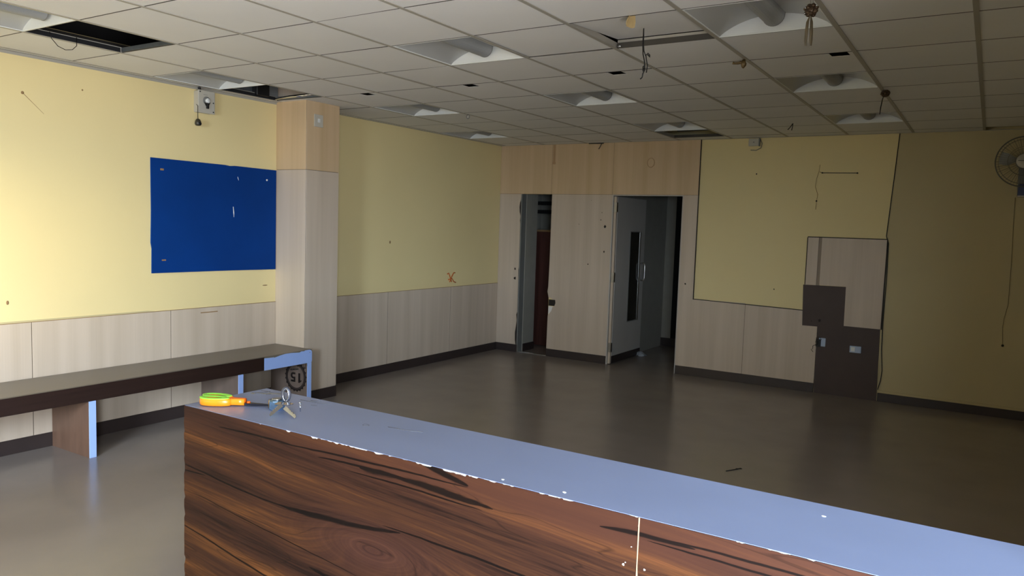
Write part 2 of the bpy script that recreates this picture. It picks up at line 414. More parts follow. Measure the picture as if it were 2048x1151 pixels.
# ---- column against the left wall
cx1, cy0, cy1 = .392, 2.46, 2.862
colo = struct('column', MB().box(0, cx1 - .006, cy0 + .006, cy1, 0, H + .25), LAM, 'square column clad in maple laminate against the left wall')
g = .0015
for z0, z1, mm in ((.105, 2.112, LAM), (2.115, H, LAM_UP)):
    MB().bbox(.0, cx1 - g, cy0, cy0 + .006, z0, z1, .0012, 1).build('laminate_panel', mm, colo)
    MB().bbox(cx1 - .006, cx1, cy0 + g * 2, cy1, z0, z1, .0012, 1).build('laminate_panel', mm, colo)
MB().box(.01, cx1 - .0005, cy0 + .001, cy1 - .01, 2.1115, 2.1155).box(cx1 - .006, cx1 - .0012, cy0 + .0004, cy0 + .0045, .1, H).build('joint', JOINT_DK, colo)
MB().box(0, cx1 + .006, cy0 - .006, cy0, 0, .1).box(cx1, cx1 + .006, cy0 - .006, cy1, 0, .1).build('skirting', SKIRT, colo)

# ---- dado and skirting on the left wall
def dado_left(y0, y1, seams, z1=.9):
    ys = [y0] + seams + [y1]
    for a, b in zip(ys[:-1], ys[1:]):
        MB().bbox(0, .009, a + g, b - g, .1, z1, .0015, 1).build('dado_panel', LAM, wl)
dado_left(Y0, cy0, [-1.95, -.75, .329, 1.39])
dado_left(cy1, YB - .006, [4.02, 5.17])
MB().prism([(.0, .9), (1.25, .9), (1.25, .905), (1.19, .912), (.3, .914), (.0, .9145)], 'x', 0, .004).build('lifted_edge', PAINT2, wl)
MB().box(0, .0105, Y0, cy0, .899, .9025).box(0, .0105, cy1, YB, .899, .9025).build('dado_cap', SCUFF, wl)
def board(name, mb, label): return struct(name, mb, SKIRT, label)
board('baseboard_left', MB().bbox(0, .016, Y0, cy0 - .006, 0, .1, .002, 1).bbox(0, .016, cy1, YB - .016, 0, .1, .002, 1), 'dark brown skirting along the left wall')
board('baseboard_back', MB().bbox(0, .345, YB - .016, YB, 0, .1, .002, 1).bbox(.79, 1.64, YB - .016, YB, 0, .1, .002, 1).bbox(2.545, 4.09, YB - .016, YB, 0, .1, .002, 1), 'dark brown skirting along the back wall')
b2 = MB().bbox(4.715, X1, YB - .016, YB, 0, .085, .002, 1)
o = board('baseboard_back_right', b2, 'dark skirting below the ochre section of the back wall, with a pale top strip')
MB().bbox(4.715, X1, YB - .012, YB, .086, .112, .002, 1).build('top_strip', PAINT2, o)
board('baseboard_right', MB().bbox(X1 - .016, X1, -1.15, YB - .016, 0, .1, .002, 1), 'dark brown skirting along the right wall')

for y in (-1.95, -.75, .329, 1.39, 4.02, 5.17): MB().box(0, .0085, y - .002, y + .002, .1, .899).build('joint', JOINT_DK, wl)
# ---- maple cladding of the back wall
def clad(pts, m=LAM, d=.012, name='cladding_panel'):
    return MB().prism(pts, 'y', YB - d, YB).build(name, m, wb)
def rect(a, b, c, d): return [(a, c), (b, c), (b, d), (a, d)]
zt = 2.092
for a, b in ((.004, .783), (.786, 1.637), (1.640, 2.722)):
    clad(rect(a, b, zt + g, H), LAM_UP)
# left jamb panel, its right edge torn where the frame was pulled out
clad([(.004, .1), (.318, .1), (.306, .16), (.304, .26), (.322, .38), (.326, .42), (.316, .50), (.330, .54), (.330, .96), (.326, 1.10), (.333, 1.14), (.331, 1.70), (.325, 1.75), (.333, 1.80), (.316, 1.86), (.311, 1.92), (.318, 1.98), (.333, 2.02), (.336, zt - g), (.004, zt - g)])
MB().box(.29, .3368, YB - .0035, YB, .1, zt).build('broken_core_or_void', HOLE, wb)  # dark backing: shade of the void behind the torn edge, as colour
# panel between the openings, broken on its left edge
clad([(.792, .1), (1.652, .1), (1.652, zt - g), (.798, zt - g), (.796, 1.2), (.790, .90), (.780, .84), (.790, .81), (.800, .765), (.83, .765), (.86, .745), (.90, .74), (.905, .70), (.89, .66), (.862, .645), (.85, .60), (.815, .55), (.798, .53), (.796, .40)])
MB().box(.80, .90, YB - .004, YB + .001, .66, .74).build('broken_core_or_void', HOLE, wb)  # dark patch painting the shade inside the broken hole
MB().prism([(.80, .545), (.85, .60), (.87, .65), (.80, .655)], 'y', YB - .006, YB).build('broken_core_or_void', CORE, wb)
# right jamb
clad(rect(2.54, 2.722, .1, zt - g)); 
# dado right of the door
clad(rect(2.722, 3.318, .1, .897)); clad([(3.322, .1), (4.09, .1), (4.09, .712), (3.938, .712), (3.938, .872), (3.322, .885)])
MB().box(2.715, 2.722, YB - .016, YB, .89, H).build('edge_bead', HOLE, wb)
MB().prism([(2.715, .893), (3.935, .868), (3.935, .876), (2.715, .901)], 'y', YB - .016, YB).build('edge_bead', HOLE, wb)
# laminate remnant and bare brown board where a cabinet stood
clad(rect(3.944, 4.052, 1.15, 1.655), d=.022, name='remnant_panel')
MB().box(4.052, 4.085, YB - .012, YB, 1.15, 1.655).build('groove', mat('groove_brown_grey', srgb(146, 130, 112), .6, noise=.08), wb)  # groove filled in a darker brownish grey
clad([(4.085, 1.155), (4.348, 1.155), (4.352, .744), (4.70, .742), (4.704, 1.655), (4.085, 1.655)], d=.022, name='remnant_panel')
MB().box(3.94, 4.708, YB - .024, YB, 1.655, 1.664).box(4.703, 4.712, YB - .024, YB, .74, 1.655).box(3.936, 3.944, YB - .024, YB, 1.15, 1.655).build('edge_bead', HOLE, wb)
MB().prism([(4.095, 0), (4.708, 0), (4.697, .742), (4.352, .744), (4.347, 1.152), (3.922, 1.148), (3.938, .710), (4.093, .712)], 'y', YB - .018, YB).build('bare_board', BOARD, wb)
for x0, x1, z0, z1 in ((.783, .786, zt, H), (1.637, 1.640, zt, H), (3.317, 3.323, .1, .885), (.004, 2.722, zt - .0015, zt + .0015), (2.720, 2.7235, .1, .895)):
    MB().box(x0 - .0006, x1 + .0006, YB - .0112, YB, z0, z1).build('joint', JOINT_DK, wb)
# chips and screw holes
mb = MB()
for x, z, r in ((.275, 1.107, .018), (.28, .981, .02), (1.511, 1.871, .006), (1.56, 1.70, .017), (1.561, 1.392, .012), (1.50, 1.78, .008), (1.348, 1.226, .009), (2.614, 1.067, .011), (1.20, 1.72, .005), (1.36, 2.02, .004)):
    n = 7; pts = [(x + r * random.uniform(.5, 1.1) * math.cos(2 * math.pi * k / n), z + r * random.uniform(.7, 1.3) * math.sin(2 * math.pi * k / n)) for k in range(n)]
    mb.prism(pts, 'y', YB - .0145, YB - .011)
for x, z, r in ((3.356, 2.328, .009), (3.618, 1.075, .007), (4.11, .775, .016), (4.03, .765, .006)):
    d = .019 if z < 1 else 0.001
    n = 7; pts = [(x + r * random.uniform(.6, 1.1) * math.cos(2 * math.pi * k / n), z + r * random.uniform(.7, 1.3) * math.sin(2 * math.pi * k / n)) for k in range(n)]
    mb.prism(pts, 'y', YB - d - .002, YB - d + .001)
mb.build('screw_hole', HOLE, wb)['kind'] = 'stuff'
mb = MB().box(.795, .825, YB - .0135, YB - .012, 2.50, 2.715).box(.79, .83, YB - .018, YB - .012, 2.47, 2.50)
mb.build('glue_mark', GLUE, wb)
ring = [(2.12 + .045 * math.cos(a), YB - .013, 2.47 + .055 * math.sin(a)) for a in [2 * math.pi * k / 10 for k in range(10)]]
MB().tube(ring, .004, 5, True).build('glue_mark', GLUE, wb)
# scuffs on the left wall
mb = MB(); mb.tube([(.0, .303, 2.461), (.0, .37, 2.40), (.0, .439, 2.337)], [.0022, .0016, .001], 5)
mb.sphere((0, .303, 2.461), .011, 7, 5, (.3, 1, 1)); mb.sphere((0, .705, 2.544), .007, 7, 5, (.3, 1, 1))
mb.sphere((0, .183, 1.045), .010, 7, 5, (.15, 1, 1.5)); mb.sphere((0, 2.342, 1.058), .02, 7, 5, (.1, 1.6, .25)); mb.sphere((0, 4.045, 1.45), .013, 7, 5, (.3, 1, 1.3))
mb.build('scuff_mark', SCUFF, wl)
MB().box(.0088, .0105, 1.665, 1.831, .855, .863).build('scratch', SCUFF, wl)
mb = MB()
for p in ([(5.10, 1.06), (5.13, 1.07), (5.16, 1.02), (5.19, .96)], [(5.15, .96), (5.19, 1.02), (5.23, 1.07), (5.26, 1.07)], [(5.12, .99), (5.20, 1.00), (5.24, .96), (5.28, .95)]):
    mb.tube([(.001, y, z) for y, z in p], .0075, 5)
mb.build('orange_scribble', RUST, wl)

# ---- rooms behind the two openings
mb = MB()
mb.box(.26, .36, YB + .1, 6.62, 0, 3.0); mb.box(-.25, -.15, YB + .1, 7.6, 0, 3.0); mb.box(-.15, .26, YB + .1, YB + .2, 0, 3.0)                    # closet left wall
mb.box(1.52, 1.60, YB + .1, 8.3, 0, 3.0)                  # partition
mb.box(-.25, 1.52, 7.6, 7.7, 0, 3.0)
wcor = struct('wall_corridor', mb, CORR, 'grey walls of the closet and corridor behind the openings')
MB().box(1.60, 1.66, 8.2, 8.3, 0, 3.0).box(1.66, 3.0, 8.2, 8.3, 0, 3.0).box(2.9, 3.0, YB + .1, 8.2, 0, 3.0).build('wall_panel', CORR, wcor)
MB().box(-.25, 3.0, YB + .1, 8.3, 2.55, 2.6).build('corridor_ceiling', CORR, wcor)
MB().box(1.60, 2.9, 8.185, 8.2, 0, .12).box(.36, .372, YB + .1, 6.62, 0, .1).build('skirting', SKIRT, wcor)
MB().box(1.745, 1.95, 8.19, 8.2, .12, 2.2).build('dark_opening_sheet', VOID, wcor)  # flat black sheet painting the darkness of a doorway on the wall
# louvre bars high up in the closet
for z in (1.86, 1.98): MB().bbox(.0, .95, 7.05, 7.10, z, z + .05, .004, 1).build('shelf_bar', BLACK, wcor)
# metal frame strips of the openings
tr = struct('trim_1', MB().box(.337, .352, YB - .014, YB + .10, 0, zt), GREYPL, 'dark metal strip on the left jamb of the narrow opening')
MB().box(.352, .795, YB + .02, YB + .05, 0, .008).bbox(.60, .79, YB - .012, YB + .01, 0, .008, .002, 1).build('threshold', STEEL, tr)
tr = struct('trim_2', MB().box(1.645, 1.659, YB - .016, YB + .10, 0, zt).box(2.532, 2.541, YB - .016, YB + .1, 0, zt).box(1.659, 2.532, YB - .01, YB + .1, zt - .012, zt), DOORG, 'thin grey frame of the wide door opening')
# dark red door standing in the closet
d = struct('door_2', MB().bbox(.12, .80, 6.90, 6.94, .01, 1.63, .003, 1), REDWOOD, 'dark red wooden door leaf standing in the closet')
MB().box(.12, .80, 6.895, 6.90, 1.605, 1.63).build('rail', SCUFF, d)
# grey door leaf open into the corridor
lx = 1.70
dl = struct('door_1', MB().bbox(lx - .04, lx, YB + .03, 7.17, .10, 2.07, .003, 1), DOORG, 'grey door leaf standing open into the dark corridor, with a tall vision panel')
MB().bbox(lx - .042, lx + .002, YB + .03, 7.17, .01, .10, .002, 1).build('kick_strip', SKIRT, dl)
MB().bbox(lx - .043, lx + .003, 6.70, 7.00, .50, 1.64, .002, 1).build('vision_glass', GLASSDK, dl)
MB().bbox(lx, lx + .009, 6.995, 7.025, .49, 1.65, .002, 1).build('steel_edge', STEEL, dl)
MB().bbox(lx, lx + .004, 6.685, 6.70, .49, 1.65, .001, 1).bbox(lx, lx + .004, 6.70, 6.995, .488, .50, .001, 1).bbox(lx, lx + .004, 6.70, 6.995, 1.64, 1.652, .001, 1).build('glazing_bead', GREYPL, dl)
hd = [(lx, 7.07, 1.235), (lx + .035, 7.07, 1.24), (lx + .055, 7.07, 1.225), (lx + .058, 7.07, 1.20), (lx + .058, 7.07, 1.05), (lx + .055, 7.07, 1.025), (lx + .035, 7.07, 1.01), (lx, 7.07, 1.015)]
MB().tube(hd, .009, 8).build('handle', STEEL, dl)
for z in (.15, 1.02, 1.88):
    MB().bbox(lx - .035, lx + .004, YB - .006, YB + .034, z, z + .12, .003, 1).build('hinge', STEEL, dl)
MB().bbox(lx - .036, lx - .004, YB - .004, YB + .03, .01, 2.07, .002, 1).build('leaf_edge', LAM, dl)

# ------------------------------------------------------------------ ceiling
ce = empty('ceiling', (0, 0, 0), 'suspended ceiling of white tiles in a metal grid', kind='structure')
LIGHTS = [(0, 2), (1, 5), (0, 8), (1, -1), (4, 2), (4, 5), (4, 8), (7, 2), (7, 5), (7, 8), (4, -1), (7, -1)]
OPEN = [(1, 0), (0, 3), (4, 9), (9, 10)]
HOLES = {(5, 4): .26, (3, 4): .25, (1, 4): .40, (7, 4): .46}     # notch position inside the tile, metres from its left edge
P_ = .6
tile_me = None
def tile_mesh(w0, d0):
    mb = MB(); a, b = w0 / 2 - .012, d0 / 2 - .0035
    mb.prism([(-a, -b), (a, -b), (a, b), (-a, b)], 'z', 0, .014)
    return mb
proto = tile_mesh(P_, P_).build('ceiling_tile', TILE, ce)
first = True
for i in range(-1, 11):
    for j in range(-6, 11):
        if (i, j) in LIGHTS or (i, j) in OPEN: continue
        x0, x1 = GX + P_ * i, GX + P_ * (i + 1); y0, y1 = GY + P_ * j, GY + P_ * (j + 1)
        x0, x1, y0, y1 = max(x0, 0), min(x1, X1), max(y0, Y0), min(y1, YB)
        if x1 - x0 < .03: continue
        full = abs(x1 - x0 - P_) < .01 and abs(y1 - y0 - P_) < .01
        cxm, cym = (x0 + x1) / 2, (y0 + y1) / 2
        if (i, j) in HOLES:
            h = HOLES[(i, j)]; a, b = P_ / 2 - .012, P_ / 2 - .0035; u = h - P_ / 2
            o = MB().prism([(-a, -b), (u, -b), (u + .004, -b + .095), (u + .105, -b + .10), (u + .10, -b), (a, -b), (a, b), (-a, b)], 'z', 0, .002).build('ceiling_tile', TILE, ce)
        elif full:
            if first: o = proto; first = False
            else: o = proto.copy(); COL.objects.link(o)
        else:
            o = tile_mesh(x1 - x0 + (.02 if i in (-1, 10) else 0), y1 - y0).build('ceiling_tile', TILE, ce)
        o.location = (cxm, cym, H)
        if (i, j) == (6, 2):
            o.location.z = H + .028; o.rotation_euler = (math.radians(4.2), 0, 0)
        elif full and random.random() < .25:
            o.rotation_euler = (math.radians(random.uniform(-.25, .25)), math.radians(random.uniform(-.25, .25)), 0)
        if (i, j) in ((5, 2),): o.location.z = H + .004
# main tees run along the room, cross tees between them
for i in range(0, 11):
    x = GX + P_ * i
    MB().box(x - .012, x + .012, Y0, YB, H - .003, H + .0).box(x - .002, x + .002, Y0, YB, H, H + .035).build('main_tee', TEE, ce)
for j in range(-5, 11):
    for i in range(-1, 11):
        x0, x1 = max(GX + P_ * i + .012, 0), min(GX + P_ * (i + 1) - .012, X1)
        if x1 - x0 < .1: continue
        y = GY + P_ * j
        if i == -1 or 'ct' not in globals() or x1 - x0 < .57:
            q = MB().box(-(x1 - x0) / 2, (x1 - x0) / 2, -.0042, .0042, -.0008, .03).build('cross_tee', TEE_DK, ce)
            if x1 - x0 > .57: ct = q
        else:
            q = ct.copy(); COL.objects.link(q)
        q.location = ((x0 + x1) / 2, y, H)
# lit flange of the cross tee under the lifted tile
MB().box(GX + 3.612, GX + 4.188, 1.797, 1.803, H, H + .045).build('bare_tee_web', TEE, ce)
MB().sphere((GX + 3.63, 1.785, H + .006), .012, 8, 5, (1.2, 1, .6)).build('tee_clip', CHROME, ce)
# wall angle around the edge
MB().box(0, .022, Y0, cy0, H - .004, H - .001).box(0, .003, Y0, cy0, H - .022, H - .004).box(0, .022, cy1, YB, H - .004, H - .001).box(0, X1, YB - .022, YB, H - .004, H - .001).build('wall_angle', TEE, ce)
# slab above, beam and duct seen through the missing tiles
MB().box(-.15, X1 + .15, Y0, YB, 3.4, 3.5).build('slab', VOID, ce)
MB().box(.012, .03, 1.87, 2.45, 2.735, 2.95).build('duct', GALV, ce)
MB().bbox(.03, .10, 2.16, 2.30, 2.735, 2.90, .006, 1).build('duct_box', BLACK, ce)
MB().box(GX + .6022, GX + .6045, .01, .59, H - .001, H + .030).box(GX + .002, GX + .0045, 1.81, 2.39, H - .001, H + .03).build('cut_tile_edge', VOID, ce)
# bright bent tee ends at the open tiles
MB().box(GX + .612, GX + 1.19, .592, .600, H + .004, H + .03).box(GX + .03, GX + .6, 2.392, 2.400, H + .004, H + .03).build('bare_tee_web', GALV, ce)
MB().tube([(GX + .02, 2.37, H + .012), (GX + .2, 2.375, H + .02), (GX + .58, 2.385, H + .028)], .012, 8).build('conduit', CHROME, ce)
for k, zz in enumerate((2.80, 2.87)): MB().box(GX + 2.43, GX + 2.98, 6.02 + .1 * k, 6.06 + .1 * k, zz, zz + .03).build('batten', GREYPL, ce)
MB().bbox(GX + 2.6, GX + 2.85, 5.75, 5.9, 2.80, 2.9, .01, 1).build('duct_box', BLACK, ce)

lw = empty('loop_wire', (GX + .61, .3, H), 'thin wire loop drooping from the first open ceiling tile at the left', 'wire')
MB().tube([(GX + .615, .14, H + .03), (GX + .615, .15, H - .006), (GX + .612, .19, H - .045), (GX + .612, .235, H - .058), (GX + .615, .275, H - .048), (GX + .617, .30, H - .02), (GX + .617, .30, H + .03)], .0022, 6).build('strand', BLACK, lw)
# ------------------------------------------------------------------ recessed lights
def make_light():
    L0 = empty('ceiling_light', (0, 0, 0))
    W = .283; n = 24; pts = []
    def arch(u): return .088 * max(0, 1 - (u / W) ** 2) ** .85
    fr = MB()
    for s in (-1, 1):
        fr.box(s * W, s * .2885, -.296, .296, -.002, .016); fr.box(-.2885, .2885, s * .288, s * .296, -.002, .016)
    fr.build('frame', WHITE, L0)
    us = [-W + 2 * W * k / n for k in range(n + 1)]
    r = MB()
    vs = [(u, y, arch(u) + .002) for y in (-.288, .288) for u in us] + [(u, y, arch(u) + .008) for y in (-.288, .288) for u in us]
    m = n + 1
    fs = [(k, k + 1, m + k + 1, m + k) for k in range(n)] + [(2 * m + k, 3 * m + k, 3 * m + k + 1, 2 * m + k + 1) for k in range(n)]
    r.add(vs, fs, True); r.build('reflector', REFL, L0, fix=False)
    for s in (-1, 1):
        MB().prism([(u, arch(u) + .003) for u in us], 'y', s * .284, s * .288).build('end_plate', WHITE, L0)
    # half round perforated basket with closed ends
    R = .056; zc = .078; prof = [(R * math.cos(a), zc - R * math.sin(a)) for a in [math.pi * k / 14 for k in range(15)]]
    MB().prism([(R, .092)] + prof + [(-R, .092)], 'y', -.283, .262).build('basket', BASKET, L0)
    MB().prism([(R + .002, .092)] + [(1.03 * u, zc + 1.03 * (v - zc)) for u, v in prof] + [(-R - .002, .092)], 'y', .262, .266).build('basket_cap', GREYPL, L0)
    return L0
LBL = {(1, -1): 'recessed square ceiling light cut off by the top left corner, beside the first open tile',
       (0, 2): 'recessed square ceiling light against the left wall, above the rotary switch box',
       (1, 5): 'recessed square ceiling light just past the column by the left wall',
       (0, 8): 'recessed square ceiling light against the left wall near the far corner',
       (4, 2): 'recessed square ceiling light at centre left, nearest of its middle row',
       (4, 5): 'recessed square ceiling light in the middle row, second from the camera',
       (4, 8): 'recessed square ceiling light beside the open tile above the doorway',
       (7, 2): 'largest recessed square ceiling light, behind the hanging gold ornament',
       (7, 5): 'recessed square ceiling light on the right, in front of the dark rosette',
       (7, 8): 'dim recessed square ceiling light on the right nearest the back wall'}
proto_l = make_light(); first = True
for ij, lb in LBL.items():
    o = proto_l if first else copy_tree(proto_l); first = False
    o.location = (GX + P_ * (ij[0] + .5), GY + P_ * (ij[1] + .5), H)
    tag(o, lb, 'ceiling light', 'recessed square ceiling lights')
for ij in ((4, -1), (7, -1)):                              # blank tiles where lights continue out of frame
    o = proto.copy(); COL.objects.link(o); o.location = (GX + P_ * (ij[0] + .5), GY + P_ * (ij[1] + .5), H); o.rotation_euler = (0, 0, 0)

# ------------------------------------------------------------------ bench along the left wall
BX, BY1, BZ = .50, 2.452, .51
be = empty('bench', (.25, .5, 0), 'long low built-in bench with grey brown top on panel legs along the left wall', 'bench')
MB().prism([(.018, .478), (BX - .012, .478), (BX - .002, .484), (BX, .494), (BX - .003, .506), (BX - .010, BZ), (.018, BZ)], 'y', -1.5, BY1).build('bench_top', BENCHTOP, be)
MB().bbox(BX - .014, BX + .001, -1.5, 1.922, .393, .505, .002, 1).build('apron', APRON, be)
rag = [(1.922, .393), (2.43, .393), (2.446, .398), (2.45, .410), (2.45, .488), (2.444, .502), (2.43, .509), (2.38, .509), (2.36, .504), (2.33, .506), (2.31, .499), (2.29, .500), (2.22, .506), (2.15, .507), (2.09, .500), (2.03, .489), (2.02, .493), (1.97, .495), (1.922, .497)]
ba = MB().prism(rag, 'x', BX - .014, BX + .003).build('bare_apron', BARE, be); ba['label'] = 'bare pale blue apron end with torn laminate edge'
MB().lathe((BX + .003, 2.425, .487), [(.0045, 0), (.0045, .0015)], 'x', 8).build('screw', STEEL, ba)
for y, m in ((-.70, LEGM), (.450, LEGM), (1.664, LEGDK), (2.402, LEGDK)):
    lg = MB().bbox(.018, BX - .006, y, y + .048, 0, .480, .001, 1).build('leg', m, be)
    MB().bbox(BX - .006, BX - .001, y, y + .048, 0, .393, .001, 1).build('edge_strip', BARE, lg)
    if y > 2: emblem_leg = lg
# bottle-cap emblem printed upside down on the end leg
ex, ez, ey = .350, .250, 2.402
def ringpoly(r0, r1, y0, y1, m, n=96, wav=0, teeth=21, zclip=.392):
    mb = MB(); vs = []; fs = []
    for k in range(n):
        a = 2 * math.pi * k / n
        rr = r1 * (1 + wav * max(0, math.sin(teeth * a)) ** .6) if wav else r1
        for r in (r0, rr):
            for yy in (y0, y1):
                vs.append((ex + r * math.cos(a), yy, min(ez + r * math.sin(a), zclip)))
    for k in range(n):
        b, c = 4 * k, 4 * ((k + 1) % n)
        fs += [(b, b + 2, c + 2, c), (b + 1, c + 1, c + 3, b + 3), (b + 2, b + 3, c + 3, c + 2), (b, c, c + 1, b + 1)]
    mb.add(vs, fs); return mb
ringpoly(.119, .130, ey - .0012, ey + .001, INK, wav=.085, teeth=21, n=168).build('emblem_ring', INK, emblem_leg)
ringpoly(.106, .119, ey - .001, ey + .001, INK2).build('emblem_ring', INK2, emblem_leg)
ringpoly(.1035, .106, ey - .0012, ey + .001, INK).build('emblem_ring', INK, emblem_leg)
FIVE = [(0, 1.4), (.9, 1.4), (.9, 1.12), (.32, 1.12), (.32, .9), (.56, .9), (.80, .82), (.94, .62), (.94, .32), (.80, .09), (.52, 0), (0, 0), (0, .27), (.44, .27), (.58, .34), (.61, .46), (.56, .60), (.42, .65), (0, .62)]
ONE = [(.12, 0), (.50, 0), (.50, 1.4), (.22, 1.4), (-.14, 1.14), (-.14, .96), (.12, 1.06)]
for fig, off in ((ONE, .065), (FIVE, -.006)):
    MB().prism([(ex + off - .062 * u, ez + .035 - .062 * v) for u, v in fig], 'y', ey - .0014, ey + .001).build('emblem_number', INK, emblem_leg)
sq = []
for k in range(40):
    t = k / 39; sq.append((ex - .07 + .105 * t, ey - .0006, ez + .055 + .018 * t + .007 * math.sin(k * 1.25)))
MB().tube(sq, [.0015 + .002 * (k % 3 == 0) for k in range(40)], 5).build('emblem_script', INK, emblem_leg)
mb = MB()
for k in range(11):
    xx = ex - .10 + k * .024
    mb.box(xx, xx + (.010 if k % 2 else .006), ey - .0008, ey + .001, .352 + .012 * math.sin(k * 2.1), .388)
mb.box(ex + .09, ex + .13, ey - .0012, ey + .001, .338, .350); mb.build('emblem_border', INK2, emblem_leg)['kind'] = 'stuff'

# ------------------------------------------------------------------ counter in the foreground
KX0, KX1, KY0, KY1, KZ = 3.556, 6.10, -.9375, -.625, 1.10
co = empty('counter', (4.8, -.78, 0), 'tall reception counter with dark figured wood front and worn grey blue top', 'counter')
MB().box(KX0 + .003, KX1, KY0 + .004, KY1 - .02, .0, KZ - .022).build('carcass', CORE, co)
MB().bbox(KX0 + .002, KX1, KY0 + .002, KY1, KZ - .022, KZ - .001, .0012, 1).build('core_edge', CORE, co)
MB().bbox(KX0 + .001, KX1, KY0 + .0015, KY1, KZ - .0012, KZ, .0004, 1).build('counter_top', CTOP, co)
def chips(x0, x1, seed):
    """torn upper edge of the laminate sheet"""
    rnd = random.Random(seed); pts = []; x = x0; d = 0; on = 0
    while x < x1:
        zone = 3.98 < x < 4.80
        if on <= 0 and rnd.random() < (.16 if zone else .04 if x > 4 else .004): on = rnd.randint(3, 9); lim = rnd.uniform(.0015, .0048 if zone else .0022)
        d = min(lim, max(.0008, d + rnd.uniform(-.0014, .0026))) if on > 0 else (rnd.uniform(0, .0006))
        on -= 1; pts.append((x, KZ - .001 - d)); x += rnd.uniform(.002, .006)
    pts.append((x1, KZ - .001)); return pts
def sidechips(x, seed, s=1):
    rnd = random.Random(seed); pts = []; z = KZ - .012
    while z > .02:
        pts.append((x + s * (.0008 * rnd.random() + rnd.random() ** 6 * .006), z)); z -= rnd.uniform(.005, .025)
    return pts
top = chips(KX0 + .002, 5.039, 3)
MB().prism(top[::-1] + sidechips(KX0, 5) + [(KX0, 0), (5.039, 0)], 'y', KY0 - .0004, KY0 + .004).build('front_panel', WOOD, co)
top = chips(5.043, KX1, 9)
MB().prism(top[::-1] + [(5.043, 0), (KX1, 0)], 'y', KY0 - .0004, KY0 + .004).build('front_panel', WOOD, co)
MB().prism([(5.039, 0), (5.0435, 0), (5.0435, .6), (5.0445, .97), (5.0425, 1.0), (5.0435, KZ - .001), (5.0405, KZ - .001), (5.0395, .6)], 'y', KY0 - .0006, KY0 + .004).build('seam_strip', SEAM, co)
MB().bbox(KX0 - .001, KX0 + .003, KY0 + .004, KY1 - .02, 0, KZ - .022, .0005, 1).build('end_panel', WOOD, co)
MB().box(KX0 + .02, KX1, KY0 - .002, KY0, 0, .08).build('plinth', SKIRT, co)
mb = MB()
for x, z, r in ((5.012, .994, .0028), (5.058, .995, .0022), (5.028, 1.035, .0013), (5.016, .999, .0013)):
    mb.prism([(x + r * math.cos(a) * random.uniform(.5, 1.4), z + r * math.sin(a) * random.uniform(.6, 1.3)) for a in [k * 1.047 for k in range(6)]], 'y', KY0 - .0012, KY0)
for x, y, r in ((4.851, -.903, .004), (5.35, -.70, .003), (4.70, -.915, .003)):
    mb.prism([(x + r * 1.4 * math.cos(a) * random.uniform(.6, 1.2), y + r * math.sin(a) * random.uniform(.6, 1.2)) for a in [k * 1.047 for k in range(6)]], 'z', KZ, KZ + .001)
mb.build('chip', CORE, co)['kind'] = 'stuff'
# dark scratches and a dried stain on the top
mb = MB(); rnd = random.Random(4)
def scratch(p, w=.0012):
    mb.tube([(x, y, KZ + .0001) for x, y in p], w, 4)
for p in ([(3.575, -.70), (3.60, -.69), (3.615, -.67)], [(3.57, -.66), (3.60, -.655), (3.62, -.66)], [(3.59, -.70), (3.60, -.67), (3.605, -.65)], [(3.62, -.66), (3.66, -.655)], [(3.63, -.69), (3.637, -.675)],
          [(3.77, -.67), (3.85, -.665), (3.885, -.652)], [(3.80, -.655), (3.84, -.648)], [(3.85, -.70), (3.865, -.69)], [(4.20, -.74), (4.26, -.735), (4.31, -.72)]):
    scratch(p, .0011)
ringp = [(4.14 + .010 * math.cos(a), -.765 + .008 * math.sin(a)) for a in [2 * math.pi * k / 12 for k in range(13)]]
scratch(ringp, .0008)
mb.build('scratch', mat('dark_scratch', srgb(92, 92, 96), .6, noise=.1), co)['kind'] = 'stuff'
mb = MB()
for k in range(7):
    x, y = 3.585 + .012 * k, -.70 + .006 * k + rnd.uniform(-.012, .012)
    mb.prism([(x + .018 * math.cos(a) * rnd.uniform(.4, 1.2), y + .007 * math.sin(a) * rnd.uniform(.5, 1.2)) for a in [j * .785 for j in range(8)]], 'z', KZ - .0002, KZ + .0002 + .00005 * k)
mb.build('dried_stain', mat('pale_grime', srgb(150, 146, 134), .6, noise=.3, nscale=(80, 80, 80)), co)

# ------------------------------------------------------------------ scissors on the counter
sc = empty('scissors', (3.62, -.83, KZ), 'orange and lime green handled scissors lying closed on the counter end', 'scissors')
D = Vector((.905, .425, 0)).normalized(); Nn = Vector((-D.y, D.x, 0))     # D along the blades
S0 = Vector((3.578, -.887, KZ))
def sp_(u, v, z=0): return S0 + D * u + Nn * v + Vector((0, 0, z))
def bar(path, hw, z0, z1, closed=False):
    """flat strip with a rounded section swept along a plan path (u, v)"""
    mb = MB(); P = [Vector((u, v, 0)) for u, v in path]; n = len(P); sec = []
    for k in range(12):
        a = 2 * math.pi * k / 12; c, s = math.cos(a), math.sin(a)
        sec.append((math.copysign(abs(c) ** .6, c) * hw, (z0 + z1) / 2 + math.copysign(abs(s) ** .6, s) * (z1 - z0) / 2))
    vs = []; fs = []
    for i in range(n):
        t = (P[(i + 1) % n] - P[i - 1]) if closed else (P[min(i + 1, n - 1)] - P[max(i - 1, 0)])
        t.normalize(); nn = Vector((-t.y, t.x, 0))
        for o_, z in sec:
            q = P[i] + nn * o_; vs.append(sp_(q.x, q.y, z))
    for i in range(n if closed else n - 1):
        j = (i + 1) % n
        fs += [(i * 12 + k, i * 12 + (k + 1) % 12, j * 12 + (k + 1) % 12, j * 12 + k) for k in range(12)]
    if not closed: fs += [tuple(range(11, -1, -1)), tuple(range((n - 1) * 12, n * 12))]
    return mb.add(vs, fs, True)
